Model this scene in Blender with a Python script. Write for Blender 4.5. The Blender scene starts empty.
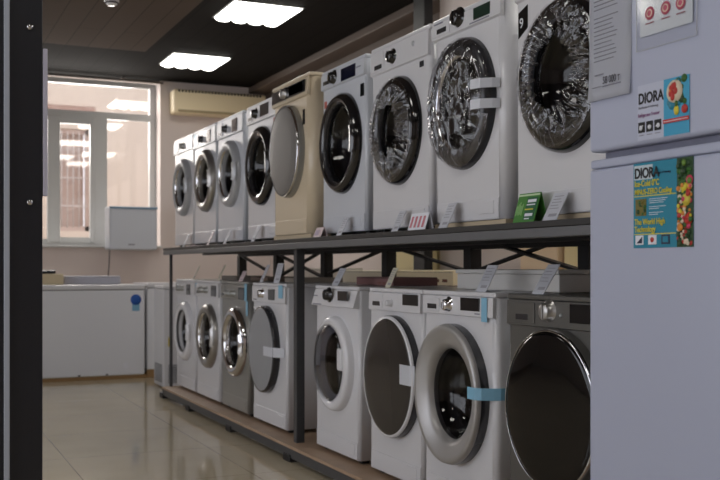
import bpy, bmesh, math, random
from mathutils import Vector, Matrix, noise
random.seed(7)
C = bpy.context.scene
COL = C.collection
PI = math.pi

# ---------------------------------------------------------------- camera, world, light, exposure
cd = bpy.data.cameras.new('camera'); cam = bpy.data.objects.new('camera', cd); COL.objects.link(cam)
cam.location = (0, 0, 1.04); cam.rotation_euler = (PI/2, 0, -math.radians(24.56))
cd.sensor_width = 36; cd.lens = 50; cd.shift_y = 27/720; cd.clip_start = .05
cd.dof.use_dof = True; cd.dof.focus_distance = 3.2; cd.dof.aperture_fstop = 5.6
C.camera = cam

C.view_settings.view_transform = 'Standard'; C.view_settings.look = 'None'
C.view_settings.gamma = 1; C.view_settings.use_curve_mapping = False
C.view_settings.exposure = 0.0

w = bpy.data.worlds.new('world'); C.world = w; w.use_nodes = True
w.node_tree.nodes['Background'].inputs[0].default_value = (.93, .93, 1.0, 1)
w.node_tree.nodes['Background'].inputs[1].default_value = 1.6

def area(name, loc, rot, sx, sy, power, col):
    l = bpy.data.lights.new(name, 'AREA'); l.shape = 'RECTANGLE'; l.size = sx; l.size_y = sy
    l.energy = power; l.color = col
    o = bpy.data.objects.new(name, l); COL.objects.link(o); o.location = loc; o.rotation_euler = rot
    return o
# fill light added outside the unseen left wall, tinted like daylight
area('fill_left', (-3.75, 3.6, 1.6), (0, -PI/2, 0), 2.2, 7.0, 62, (.86, .91, 1.0))
# daylight falling in through the back window
area('daylight_back', (1.5, 12.1, 2.9), (-math.radians(52), 0, 0), 2.0, 1.4, 110, (1.0, .95, .90))
LAMP_STRENGTH = 8.5

# ---------------------------------------------------------------- materials
def lin(c):
    return tuple(((v/255)/12.92 if v/255 <= .04045 else (((v/255)+.055)/1.055)**2.4) for v in c) + (1,)
MATS = {}
def mat(name, rgb, rough=.5, metal=0, spec=.5, coat=0, bump=0, bscale=60, var=0, vscale=4):
    if name in MATS: return MATS[name]
    m = bpy.data.materials.new(name); m.use_nodes = True; nt = m.node_tree; b = nt.nodes['Principled BSDF']
    b.inputs['Base Color'].default_value = lin(rgb); b.inputs['Roughness'].default_value = rough
    b.inputs['Metallic'].default_value = metal; b.inputs['Specular IOR Level'].default_value = spec
    b.inputs['Coat Weight'].default_value = coat; b.inputs['Coat Roughness'].default_value = .05
    tc = nt.nodes.new('ShaderNodeTexCoord')
    if var:
        n = nt.nodes.new('ShaderNodeTexNoise'); n.inputs['Scale'].default_value = vscale; n.inputs['Detail'].default_value = 4
        nt.links.new(tc.outputs['Object'], n.inputs['Vector'])
        mx = nt.nodes.new('ShaderNodeMix'); mx.data_type = 'RGBA'
        c = lin(rgb)
        mx.inputs['A'].default_value = tuple(min(1, v*(1-var)) for v in c[:3]) + (1,)
        mx.inputs['B'].default_value = tuple(min(1, v*(1+var)) for v in c[:3]) + (1,)
        nt.links.new(n.outputs['Fac'], mx.inputs['Factor']); nt.links.new(mx.outputs['Result'], b.inputs['Base Color'])
    if bump:
        n = nt.nodes.new('ShaderNodeTexNoise'); n.inputs['Scale'].default_value = bscale
        nt.links.new(tc.outputs['Object'], n.inputs['Vector'])
        bp = nt.nodes.new('ShaderNodeBump'); bp.inputs['Strength'].default_value = bump; bp.inputs['Distance'].default_value = .002
        nt.links.new(n.outputs['Fac'], bp.inputs['Height']); nt.links.new(bp.outputs['Normal'], b.inputs['Normal'])
    MATS[name] = m; return m

def emit(name, rgb, s):
    m = bpy.data.materials.new(name); m.use_nodes = True; nt = m.node_tree; nt.nodes.clear()
    e = nt.nodes.new('ShaderNodeEmission'); e.inputs[0].default_value = lin(rgb); e.inputs[1].default_value = s
    o = nt.nodes.new('ShaderNodeOutputMaterial'); nt.links.new(e.outputs[0], o.inputs[0]); return m

def seethrough(name, tint, fac, rough=.03, gcol=(1, 1, 1), bump=0, bscale=20):
    # thin clear sheet: mostly transparent with a glossy reflection
    m = bpy.data.materials.new(name); m.use_nodes = True; nt = m.node_tree; nt.nodes.clear()
    t = nt.nodes.new('ShaderNodeBsdfTransparent'); t.inputs[0].default_value = (*tint, 1)
    g = nt.nodes.new('ShaderNodeBsdfGlossy'); g.inputs['Roughness'].default_value = rough; g.inputs['Color'].default_value = (*gcol, 1)
    x = nt.nodes.new('ShaderNodeMixShader'); o = nt.nodes.new('ShaderNodeOutputMaterial')
    fr = nt.nodes.new('ShaderNodeFresnel'); gm = nt.nodes.new('ShaderNodeNewGeometry')
    io = nt.nodes.new('ShaderNodeMath'); io.operation = 'MULTIPLY_ADD'; io.inputs[1].default_value = 1/1.45-1.45; io.inputs[2].default_value = 1.45
    nt.links.new(gm.outputs['Backfacing'], io.inputs[0]); nt.links.new(io.outputs[0], fr.inputs['IOR'])
    mm = nt.nodes.new('ShaderNodeMath'); mm.operation = 'ADD'; mm.inputs[1].default_value = fac; mm.use_clamp = True
    nt.links.new(fr.outputs[0], mm.inputs[0]); nt.links.new(mm.outputs[0], x.inputs[0])
    nt.links.new(t.outputs[0], x.inputs[1]); nt.links.new(g.outputs[0], x.inputs[2]); nt.links.new(x.outputs[0], o.inputs[0])
    if bump:
        tc = nt.nodes.new('ShaderNodeTexCoord'); n = nt.nodes.new('ShaderNodeTexNoise'); n.inputs['Scale'].default_value = bscale; n.inputs['Detail'].default_value = 5
        nt.links.new(tc.outputs['Object'], n.inputs['Vector'])
        bp = nt.nodes.new('ShaderNodeBump'); bp.inputs['Strength'].default_value = bump; bp.inputs['Distance'].default_value = .01
        nt.links.new(n.outputs['Fac'], bp.inputs['Height']); nt.links.new(bp.outputs['Normal'], g.inputs['Normal'])
    return m

SATIN = mat('satin_silver_paint', (172, 170, 169), .38, .5)
WHITE = mat('white_enamel', (213, 213, 217), .28, spec=.5, coat=.2)
WHITE2 = mat('cool_white_enamel', (200, 204, 212), .3, coat=.2)
CREAM = mat('cream_enamel', (205, 190, 165), .3, coat=.2)
SILVER = mat('silver_paint', (158, 158, 155), .35, .5)
GREYM = mat('dark_grey_paint', (104, 103, 100), .35, .45)
CHROME = mat('chrome', (215, 215, 218), .12, 1)
BRUSH = mat('brushed_silver', (176, 174, 172), .32, .9)
RINGW = mat('white_plastic', (222, 222, 226), .25, coat=.3)
RINGG = mat('light_grey_plastic', (176, 178, 182), .28, .2)
RINGB = mat('black_gloss_plastic', (22, 22, 25), .12, coat=.6)
DARKRIM = mat('dark_grey_plastic', (48, 48, 52), .25, coat=.3)
BGLASS = mat('black_door_glass', (12, 12, 14), .05, spec=.4)
SGLASS = mat('smoked_brown_door_glass', (56, 53, 51), .14, spec=.4)
GGLASS = mat('grey_door_cover', (110, 107, 104), .5, 0)
LGLASS = mat('light_grey_door_cover', (150, 152, 156), .4, 0)
DRUM = mat('steel_drum', (70, 72, 76), .3, 1, bump=.3, bscale=90)
GASKET = mat('grey_rubber_gasket', (70, 70, 74), .55)
SCREEN = mat('dark_display', (20, 22, 26), .08, coat=.5)
BSCREEN = mat('blue_black_display', (22, 26, 46), .06, coat=.5)
RUBBER = mat('black_rubber', (20, 20, 20), .6)
RACK = mat('charcoal_steel', (102, 103, 106), .42, .2, var=.12, vscale=6)
RACKB = mat('black_steel', (26, 26, 28), .5, .1)
BLACKB = mat('black_board', (42, 41, 41), .5)
WOOD = mat('brown_shelf_board', (168, 142, 118), .5, var=.18, vscale=9)
FOAM = mat('beige_packing_base', (188, 172, 146), .8, bump=.3)
FRIDGE = mat('fridge_enamel', (178, 184, 206), .33, coat=.15)
PAPER = mat('white_paper', (226, 228, 236), .7)
INK = mat('grey_ink', (128, 128, 140), .7)
DINK = mat('black_ink', (20, 18, 22), .6)
BLUETAPE = mat('blue_tape', (132, 184, 212), .35)
WHTAPE = mat('whitish_tape', (205, 208, 216), .3)
GLASS = seethrough('window_glass', (1, 1, 1), .03)
BOWL = seethrough('door_bowl_glass', (.32, .32, .35), .0, .03)
FILM = seethrough('crinkled_plastic_film', (.93, .93, .95), .03, .07, bump=.2, bscale=45)
SLEEVE = seethrough('plastic_sleeve', (.99, .99, .99), .0, .1)

# ---------------------------------------------------------------- mesh helpers
class MB:
    def __init__(s): s.b = bmesh.new(); s.mats = []
    def mi(s, m):
        if m is None: return 0
        if m not in s.mats: s.mats.append(m)
        return s.mats.index(m)
    def _take(s, t, m, smooth):
        i = s.mi(m)
        for f in t.faces: f.material_index = i; f.smooth = smooth
        me = bpy.data.meshes.new('tmp'); t.to_mesh(me); t.free(); s.b.from_mesh(me); bpy.data.meshes.remove(me)
    def box(s, x0, x1, y0, y1, z0, z1, m=None, bev=0, seg=2, mtx=None):
        t = bmesh.new(); bmesh.ops.create_cube(t, size=1)
        for v in t.verts: v.co = Vector((x0+(v.co.x+.5)*(x1-x0), y0+(v.co.y+.5)*(y1-y0), z0+(v.co.z+.5)*(z1-z0)))
        if bev: bmesh.ops.bevel(t, geom=list(t.edges), offset=bev, segments=seg, affect='EDGES', profile=.5)
        if mtx: bmesh.ops.transform(t, matrix=mtx, verts=t.verts)
        s._take(t, m, False); return s
    def lathe(s, prof, cx, cz, rx=1, rz=1, y0=0, m=None, n=64, a0=0, a1=2*PI):
        # profile of (radius fraction, y) turned about a y axis through (cx, cz)
        t = bmesh.new(); full = abs(a1-a0-2*PI) < 1e-6; k = n if full else n+1
        rings = []
        for pp in prof:
            r, y = pp[:2]; sh = pp[2]*rx if len(pp) > 2 else 0
            if r < 1e-6: rings.append([t.verts.new((cx+sh, y0+y, cz))]); continue
            rings.append([t.verts.new((cx+sh+r*rx*math.cos(a0+(a1-a0)*i/n), y0+y, cz+r*rz*math.sin(a0+(a1-a0)*i/n))) for i in range(k)])
        for a, b in zip(rings, rings[1:]):
            for i in range(n):
                j = (i+1) % k
                if len(a) == 1 and len(b) == 1: continue
                if len(a) == 1: t.faces.new((a[0], b[j], b[i]))
                elif len(b) == 1: t.faces.new((a[i], a[j], b[0]))
                else: t.faces.new((a[i], a[j], b[j], b[i]))
        bmesh.ops.recalc_face_normals(t, faces=t.faces)
        s._take(t, m, True); return s
    def poly(s, pts, ext, m=None):
        # polygon extruded by vector ext
        t = bmesh.new(); a = [t.verts.new(p) for p in pts]; b = [t.verts.new(Vector(p)+Vector(ext)) for p in pts]
        t.faces.new(a); t.faces.new(b[::-1]); n = len(a)
        for i in range(n): t.faces.new((a[i], b[i], b[(i+1) % n], a[(i+1) % n]))
        bmesh.ops.recalc_face_normals(t, faces=t.faces)
        s._take(t, m, False); return s
    def tube(s, pts, r, m=None, n=10):
        t = bmesh.new(); rings = []
        for i, p in enumerate(pts):
            p = Vector(p); d = (Vector(pts[min(i+1, len(pts)-1)])-Vector(pts[max(i-1, 0)])).normalized()
            u = d.orthogonal().normalized() if i == 0 else (u - d*u.dot(d)).normalized()
            v = d.cross(u); rings.append([t.verts.new(p+(u*math.cos(2*PI*k/n)+v*math.sin(2*PI*k/n))*r) for k in range(n)])
        for a, b in zip(rings, rings[1:]):
            for k in range(n): t.faces.new((a[k], a[(k+1) % n], b[(k+1) % n], b[k]))
        t.faces.new(rings[0][::-1]); t.faces.new(rings[-1]); bmesh.ops.recalc_face_normals(t, faces=t.faces)
        s._take(t, m, True); return s
    def bar(s, a, b, wd, th, m=None):
        a = Vector(a); b = Vector(b); d = b-a; L = d.length
        q = d.to_track_quat('Z', 'Y').to_matrix().to_4x4(); q.translation = a
        return s.box(-wd/2, wd/2, -th/2, th/2, 0, L, m, mtx=q)
    def build(s, name, m=None, parent=None):
        me = bpy.data.meshes.new(name); s.b.to_mesh(me); s.b.free()
        if s.mats and s.mats != [None]:
            for x in s.mats: me.materials.append(x if x else m)
        elif m: me.materials.append(m)
        o = bpy.data.objects.new(name, me); COL.objects.link(o)
        if parent: o.parent = parent
        return o

def tag(o, label, cat, group=None):
    o['label'] = label; o['category'] = cat
    if group: o['group'] = group
    return o
def thing(name, label, cat, loc=(0, 0, 0), rz=0, group=None):
    o = bpy.data.objects.new(name, None); COL.objects.link(o); o.empty_display_size = .1
    o.location = loc; o.rotation_euler = (0, 0, rz)
    return tag(o, label, cat, group)
def struct(name, mb, m=None):
    o = mb.build(name, m); o['kind'] = 'structure'; return o
def text(s, size, mtx, m, name, parent, bold=0, sx=1, align='LEFT'):
    cu = bpy.data.curves.new('t', 'FONT'); cu.body = s; cu.size = size; cu.offset = bold; cu.extrude = .0003; cu.align_x = align
    o = bpy.data.objects.new('t', cu); COL.objects.link(o)
    dg = bpy.context.evaluated_depsgraph_get(); me = bpy.data.meshes.new_from_object(o.evaluated_get(dg))
    bpy.data.objects.remove(o); bpy.data.curves.remove(cu)
    me.transform(Matrix.Diagonal((sx, 1, 1, 1))); me.transform(mtx); me.materials.clear(); me.materials.append(m)
    ob = bpy.data.objects.new(name, me); COL.objects.link(ob); ob.parent = parent; return ob
FRONT = Matrix.Rotation(PI/2, 4, 'X')                   # text standing upright, facing -y

# ================================================================ THE ROOM
H = 3.14
def floor_mat():
    m = mat('polished_floor_tile', (176, 164, 138), .09, spec=.6); nt = m.node_tree; b = nt.nodes['Principled BSDF']
    tc = nt.nodes.new('ShaderNodeTexCoord'); br = nt.nodes.new('ShaderNodeTexBrick')
    br.offset = 0; br.inputs['Scale'].default_value = 1; br.inputs['Brick Width'].default_value = .8; br.inputs['Row Height'].default_value = .8
    br.inputs['Mortar Size'].default_value = .0022; br.inputs['Mortar Smooth'].default_value = .3
    br.inputs['Color1'].default_value = lin((220, 206, 178)); br.inputs['Color2'].default_value = lin((216, 203, 175)); br.inputs['Mortar'].default_value = lin((140, 127, 104))
    nt.links.new(tc.outputs['Object'], br.inputs['Vector'])
    n = nt.nodes.new('ShaderNodeTexNoise'); n.inputs['Scale'].default_value = 2.2; n.inputs['Detail'].default_value = 6
    nt.links.new(tc.outputs['Object'], n.inputs['Vector'])
    mx = nt.nodes.new('ShaderNodeMix'); mx.data_type = 'RGBA'; mx.blend_type = 'MULTIPLY'; mx.inputs['Factor'].default_value = .25
    nt.links.new(br.outputs['Color'], mx.inputs['A']); nt.links.new(n.outputs['Fac'], mx.inputs['B'])
    nt.links.new(mx.outputs['Result'], b.inputs['Base Color'])
    n2 = nt.nodes.new('ShaderNodeTexNoise'); n2.inputs['Scale'].default_value = 1.6
    bp = nt.nodes.new('ShaderNodeBump'); bp.inputs['Strength'].default_value = .25; bp.inputs['Distance'].default_value = .004
    nt.links.new(tc.outputs['Object'], n2.inputs['Vector']); nt.links.new(n2.outputs['Fac'], bp.inputs['Height']); nt.links.new(bp.outputs['Normal'], b.inputs['Normal'])
    return m
struct('floor', MB().box(-3.7, 4.15, -2.7, 11.4, -.1, 0), floor_mat())

def ceiling_mat(name, rgb):
    m = mat(name, rgb, .85, spec=.05); nt = m.node_tree; b = nt.nodes['Principled BSDF']
    tc = nt.nodes.new('ShaderNodeTexCoord'); mp = nt.nodes.new('ShaderNodeMapping'); mp.inputs['Rotation'].default_value = (0, 0, PI/2)
    br = nt.nodes.new('ShaderNodeTexBrick'); br.offset = .5
    br.inputs['Scale'].default_value = 1; br.inputs['Brick Width'].default_value = 3.0; br.inputs['Row Height'].default_value = .2
    br.inputs['Mortar Size'].default_value = .004
    c = lin(rgb)
    br.inputs['Color1'].default_value = c; br.inputs['Color2'].default_value = tuple(v*.86 for v in c[:3]) + (1,); br.inputs['Mortar'].default_value = tuple(v*.45 for v in c[:3]) + (1,)
    nt.links.new(tc.outputs['Object'], mp.inputs[0]); nt.links.new(mp.outputs[0], br.inputs['Vector']); nt.links.new(br.outputs['Color'], b.inputs['Base Color'])
    return m
struct('ceiling', MB().box(-3.7, 2.15, -2.7, 9.75, H, H+.12), ceiling_mat('brown_ceiling_plank', (98, 86, 77)))
struct('ceiling_dark_part', MB().box(2.15, 4.15, -2.7, 11.4, H, H+.12).box(-3.7, 2.15, 9.75, 11.4, H, H+.12), ceiling_mat('dark_ceiling_plank', (38, 36, 34)))  # darker planks; shade over the right side is put into their colour
struct('trim_1', MB().box(3.68, 3.95, -2.5, 11.2, 3.07, H, bev=.006).box(3.88, 3.95, -2.5, 11.2, 2.72, 3.07), mat('brown_cornice', (100, 86, 76), .5))

WALL = mat('pinkish_plaster', (222, 209, 203), .8, bump=.15, bscale=40)
# back wall with window opening X .45..2.58, z 1.25..3.06
mb = MB(); YB = 11.2
mb.box(-3.7, .45, YB, YB+.35, 0, H).box(2.64, 4.15, YB, YB+.35, 0, H).box(.45, 2.64, YB, YB+.35, 0, 1.25)
struct('wall_back', mb, WALL)
struct('wall_right', MB().box(3.95, 4.15, -2.5, 11.2, 0, H), WALL)
struct('wall_front', MB().box(-3.7, 4.15, -2.7, -2.5, 0, H), WALL)
mb = MB(); mb.box(-3.7, -3.5, -2.5, 0, 0, H).box(-3.7, -3.5, 7.2, 11.2, 0, H).box(-3.7, -3.5, 0, 7.2, 0, .5).box(-3.7, -3.5, 0, 7.2, 2.75, H)
struct('wall_left', mb, WALL)
PVC = mat('window_pvc', (206, 206, 204), .35)
fr = MB()
for y in (0, 1.8, 3.6, 5.4, 7.14): fr.box(-3.62, -3.56, y, y+.06, .5, 2.75)
fr.box(-3.62, -3.56, 0, 7.2, .5, .56).box(-3.62, -3.56, 0, 7.2, 2.69, 2.75)
fr = struct('added_window', fr, PVC); MB().box(-3.594, -3.588, .03, 7.17, .53, 2.72).build('pane', GLASS, fr)  # unseen window, added to let the fill light in
struct('wall_column', MB().box(3.62, 3.95, 5.35, 6.5, 0, H, bev=.004), WALL)
struct('baseboard_back', MB().box(-3.5, 3.95, YB-.02, YB, 0, .1), mat('brown_baseboard', (120, 98, 74), .5))

# back window: frame, sashes, sill
f = MB(); y0, y1 = YB+.22, YB+.28
f.box(.45, .52, y0, y1, 1.25, 3.135).box(2.57, 2.64, y0, y1, 1.25, 3.135).box(.52, 2.57, y0, y1, 1.25, 1.31).box(.52, 2.57, y0, y1, 3.08, 3.135)
f.box(.52, 2.57, y0, y1, 2.705, 2.78).box(1.955, 2.09, y0, y1, 1.31, 2.705).box(.98, 1.06, y0, y1, 1.31, 2.705)
win = struct('window_1', f, PVC)
s = MB(); s.box(1.44, 1.577, y0-.02, y1-.01, 1.31, 2.705, bev=.008).box(1.90, 1.955, y0-.02, y1-.01, 1.31, 2.705, bev=.008).box(1.577, 1.90, y0-.02, y1-.01, 1.31, 1.37).box(1.577, 1.90, y0-.02, y1-.01, 2.63, 2.705)
s.box(1.06, 1.44, y0+.01, y1-.01, 1.31, 1.35)
s.build('sash', PVC, win)
MB().box(.5, 2.59, YB+.248, YB+.254, 1.3, 3.10).build('pane', GLASS, win)
MB().box(.452, 2.638, YB-.12, YB+.22, 1.251, 1.275, bev=.006).build('window_sill', PVC, win)
MB().tube([(.45, YB-.05, 3.108), (2.66, YB-.05, 3.108)], .014).box(.7, .73, YB-.06, YB, 3.10, 3.14).box(2.2, 2.23, YB-.06, YB, 3.10, 3.14).build('curtain_rail', mat('grey_rail', (120, 112, 108), .4), win)

# neighbouring facade seen through the window
FAC = mat('sunlit_beige_render', (216, 200, 184), .85, bump=.3, bscale=14, var=.06, vscale=1.5)
fa = thing('neighbouring_building', 'pale beige building facade outside the back window, with a barred window', 'building', (1.5, 14.6, -.2))
mb = MB(); mb.box(-7, .40, 0, .3, 0, 7).box(.93, 8, 0, .3, 0, 7).box(.40, .93, 0, .3, 0, 1.75).box(.40, .93, 0, .3, 3.2, 7)
mb.build('facade_wall', FAC, fa)
MB().box(.1, 1.0, -.06, .02, 3.39, 3.52, bev=.01).build('ledge', mat('brown_ledge', (168, 138, 124), .7), fa)
g = MB().box(.40, .46, .05, .12, 1.75, 3.2).box(.87, .93, .05, .12, 1.75, 3.2).box(.40, .93, .05, .12, 3.13, 3.2).box(.40, .93, .05, .12, 1.75, 1.82).box(.46, .87, .2, .22, 1.8, 3.15)
fw = g.build('window', mat('grey_brown_shutter', (200, 178, 166), .6), fa)
b = MB()
for i in range(6): b.tube([(.46+.08*i, .02, 1.8), (.46+.08*i, .02, 3.16)], .008, n=6)
for z in (2.1, 2.5, 2.9): b.box(.44, .9, .012, .028, z, z+.015)
b.build('bars', mat('pale_bars', (205, 196, 190), .5), fw)
struct('ground', MB().box(-8, 12, 11.4, 16, -.3, -.2), mat('concrete_yard', (170, 160, 150), .9))

# ================================================================ WASHING MACHINES
def shell(w, d, z0, z1, cr, hole):
    """cabinet body: rounded vertical corners, front panel with a round door hole"""
    t = bmesh.new(); hw = w/2; pts = []
    for (cx, cy, a0) in ((hw-cr, cr, -PI/2), (hw-cr, d-cr, 0), (-hw+cr, d-cr, PI/2), (-hw+cr, cr, PI)):
        for k in range(7): a = a0+PI/2*k/6; pts.append((cx+cr*math.cos(a), cy+cr*math.sin(a)))
    lo = [t.verts.new((x, y, z0)) for x, y in pts]; hi = [t.verts.new((x, y, z1)) for x, y in pts]; n = len(pts)
    for i in range(n-1):
        f = t.faces.new((lo[i], lo[i+1], hi[i+1], hi[i])); f.smooth = True
    t.faces.new(lo[::-1]); t.faces.new(hi)
    A, B, D, E_ = lo[-1], lo[0], hi[0], hi[-1]          # front panel corners
    if not hole: t.faces.new((A, B, D, E_))
    else:
        cx, cz, rx, rz = hole; N = 64; ci, sq = [], []
        x0, x1 = -hw+cr, hw-cr
        for k in range(N):
            a = 2*PI*(k+.5)/N; c, s_ = math.cos(a), math.sin(a)
            ci.append(t.verts.new((cx+rx*c, 0, cz+rz*s_)))
            u = min([((x1-cx)/c if c > 1e-6 else 1e9), ((x0-cx)/c if c < -1e-6 else 1e9), ((z1-cz)/s_ if s_ > 1e-6 else 1e9), ((z0-cz)/s_ if s_ < -1e-6 else 1e9)])
            sq.append(t.verts.new((cx+u*c, 0, cz+u*s_)))
        for k in range(N):
            j = (k+1) % N; a, b = sq[k].co, sq[j].co
            cor = None
            if abs(a.x-b.x) > 1e-6 and abs(a.z-b.z) > 1e-6:
                cor = t.verts.new((x1 if max(a.x, b.x) > cx and abs(max(a.x, b.x)-x1) < 1e-5 else x0, 0, z1 if abs(max(a.z, b.z)-z1) < 1e-5 else z0))
            t.faces.new((ci[k], sq[k], cor, sq[j], ci[j]) if cor else (ci[k], sq[k], sq[j], ci[j]))
    bmesh.ops.recalc_face_normals(t, faces=t.faces)
    mb = MB()
    me = bpy.data.meshes.new('tmp'); t.to_mesh(me); t.free(); mb.b.from_mesh(me); bpy.data.meshes.remove(me)
    return mb

def film_mesh(cx, cz, rx, rz, y, kind, seed):
    """crinkled clear film stretched over the door; the 'ring' kind is open in the middle"""
    t = bmesh.new(); NR, NT = 30, 240; rings = []
    rmin = .48 if kind == 'ring' else .03
    ridge = lambda v: 1-abs(2*noise.noise(v))
    for i in range(NR+1):
        row = []
        for k in range(NT):
            a = 2*PI*k/NT; c, s_ = math.cos(a), math.sin(a)
            r0 = rmin*(1+(.16*noise.noise(Vector((c*2.5, s_*2.5, seed))) if kind == 'ring' else 0)); r = r0+(1-r0)*i/NR
            if kind == 'ring':
                tw = a+.25*noise.noise(Vector((c*2, s_*2, r*3+seed)))
                amp = (ridge(Vector((math.cos(tw)*8.5, math.sin(tw)*8.5, r*1.3+seed)))-.6)*.028 + (ridge(Vector((c*19, s_*19, r*5+seed)))-.6)*.011
                amp *= min(1, (1.02-r)*5)
            else:
                amp = (ridge(Vector((r*c*3.6+seed, r*s_*1.1, 3)))-.6)*.036 + (ridge(Vector((r*c*9+seed, r*s_*3.5, 8)))-.6)*.014
                amp *= min(1, (1.02-r)*4)
            rr = (.93 if kind == 'ring' else .985)*r*(1+.012*noise.noise(Vector((c*6, s_*6, seed))))
            dome = -.022*math.sin(min(1, (1-r)*3)*PI/2)
            if i >= NR-1: dome = .012 if kind != 'ring' else -.002
            row.append(t.verts.new((cx+rr*rx*c, y+dome-amp*.8, cz+rr*rz*s_)))
        rings.append(row)
    for a, b in zip(rings, rings[1:]):
        for k in range(NT): t.faces.new((a[k], a[(k+1) % NT], b[(k+1) % NT], b[k]))
    if kind != 'ring': t.faces.new(rings[0])
    bmesh.ops.recalc_face_normals(t, faces=t.faces)
    mb = MB(); mb._take(t, None, True); return mb

def washer(name_label, Y0, Y1, zb, body=WHITE, style='ring', door=None, panel=None, xf=1.98, h=.855, cr=.018, depth=.49,
           ring=RINGW, glass=BOWL, rim=CHROME, film=None, tapes=(), base=False, extra=None, tilt=0, holef=None, top_m=None, sub=None):
    w = Y0-Y1
    root = thing('washing_machine', name_label, 'washing machine', (xf, (Y0+Y1)/2, zb), -PI/2, None)
    U = lambda u: u-w/2
    b0 = .026 if base else .022; th = .02
    cu, cz, rx, rz = door; cx = U(cu)
    holef = holef or .66
    hole = (cx, cz, rx*holef, rz*holef) if style in ('ring', 'side', 'dish') else None
    pz = panel['z']                                         # lower edge of control panel
    shell(w, depth, b0, h-th, cr, hole).build('cabinet', body, root)
    MB().box(-w/2-.001, w/2+.001, -.004, depth, h-th+.001, h, bev=.006, seg=3).build('top_panel', top_m or body, root)
    if base:
        MB().box(-w/2+.004, w/2-.004, .004, depth-.004, 0, .025, bev=.004).build('packing_base', FOAM, root)
    else:
        for sx in (-1, 1):
            for yy in (.05, depth-.06): MB().lathe([(0, 0), (1, 0), (1, .001), (0, .001)], 0, 0, 0, 0).b.free() if False else None; f = MB().box(sx*(w/2-.055)-.02, sx*(w/2-.055)+.02, yy-.02, yy+.02, 0, .024, bev=.006); f.build('foot', RUBBER, root)
    # plinth line and filter flap
    MB().box(-w/2+cr, w/2-cr, -.003, .001, b0+.002, .105, bev=.0015).build('kick_panel', body, root)
    MB().box(w/2-cr-.13, w/2-cr-.03, -.0055, -.001, .035+b0*.5, .095, bev=.0015).build('filter_flap', body, root)
    # control panel
    cp = MB(); t1 = h-th-.001
    x0, x1 = -w/2+cr*.35, w/2-cr*.35
    fr_ = panel.get('out', .010)
    cp.poly([(x0, .004, pz), (x0, -fr_, pz+.006), (x0, -fr_+panel.get('tilt', .002), t1), (x0, .004, t1)], (x1-x0, 0, 0))
    cpo = cp.build('control_panel', panel.get('m', body), root)
    cpo_y = -fr_
    for it in panel['items']:
        k = it[0]
        if k == 'knob':
            _, u, z, r, mm = it
            kb = MB(); kb.lathe([(0, -.026), (.72, -.026), (.86, -.022), (.92, 0), (1.25, .001), (1.28, .006)], U(u), z, r, r, cpo_y, mm, n=32)
            kb.box(U(u)-r*.10, U(u)+r*.10, cpo_y-.030, cpo_y-.02, z-r*.7, z+r*.75, mm, bev=.001)
            kb.build('knob', None, cpo)
        elif k == 'disp':
            _, u0, u1, z0, z1, mm = it
            MB().box(U(u0), U(u1), cpo_y-.0025, cpo_y+.003, z0, z1, bev=.001).build('display', mm, cpo)
        elif k == 'drawer':
            _, u0, u1 = it
            dr = MB().box(U(u0), U(u1), cpo_y-.003, cpo_y+.003, pz+.014, t1-.008, bev=.0015).build('detergent_drawer', panel.get('m', body), cpo)
            hx = U(u0)+(u1-u0)*.3
            MB().box(hx, hx+.075, cpo_y-.0045, cpo_y-.002, pz+.024, pz+.044, bev=.001).build('drawer_handle', DARKRIM, dr)
        elif k == 'btns':
            _, u, z, n, st, r = it
            for q in range(n): MB().lathe([(0, -.004), (.8, -.004), (1, -.002), (1, .002)], U(u)+q*st, z, r, r, cpo_y, n=16).build('button', RINGG, cpo)
        elif k == 'line':
            _, u0, u1, z, mm = it
            MB().box(U(u0), U(u1), cpo_y-.0012, cpo_y+.002, z, z+.005).build('marking', mm, cpo)
    # door
    if style == 'ring':
        fr0 = holef
        dm = MB().lathe([(fr0, .012), (fr0, -.012), (fr0+.04, -.034), (.5*(fr0+1)+.02, -.046), (.93, -.038), (.985, -.022), (1, 0)], cx, cz, rx, rz, 0).build('door', ring, root)
        MB().lathe([(fr0+.012, -.008), (fr0+.012, -.024), (fr0+.03, -.033), (fr0+.05, -.036)], cx, cz, rx, rz, -.001).build('door_trim', rim, dm)
        q = fr0
        MB().lathe([(q, .004), (q*.94, .012), (q*.85, .05), (q*.62, .085), (q*.3, .098), (0, .1)], cx, cz, rx, rz, 0).build('door_glass', glass, dm)
        hd = MB(); hd.lathe([(.86, -.048), (.9, -.058), (.96, -.056), (1.005, -.035)], cx, cz, rx, rz, 0, n=12, a0=-.28, a1=.28).build('door_handle', panel.get('hm', ring), dm)
    elif style == 'side':      # glass shifted to the hinge side, thick handle side
        dm = MB().lathe([(1, 0), (.99, -.024), (.96, -.036), (.90, -.040, -.02), (.84, -.036, -.12), (.80, -.026, -.15), (.785, .012, -.15)], cx, cz, rx, rz, 0).build('door', ring, root)
        MB().lathe([(.80, -.030, -.15), (.775, -.036, -.15), (.6, -.042, -.15), (.3, -.047, -.15), (0, -.048, -.15)], cx, cz, rx, rz, 0).build('door_glass', glass, dm)
        MB().box(cx+rx*.48, cx+rx*.72, -.046, -.02, cz-rz*.10, cz+rz*.36, bev=.010, seg=3).build('door_handle', ring, dm)
    elif style == 'dish':      # wide ring dished inwards to the porthole
        dm = MB().lathe([(1, 0), (1, -.040), (.985, -.052), (.955, -.057), (.90, -.054), (.75, -.038), (.66, -.024), (.645, .012)], cx, cz, rx, rz, 0).build('door', ring, root)
        MB().lathe([(1.004, .0), (1.006, -.018), (1.003, -.036)], cx, cz, rx, rz, 0).build('door_edge', DARKRIM, dm)
        MB().lathe([(.66, -.01), (.62, .012), (.55, .05), (.35, .08), (0, .09)], cx, cz, rx, rz, 0).build('door_glass', glass, dm)
    else:                       # flat: one big slightly domed disc with thin rim
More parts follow.
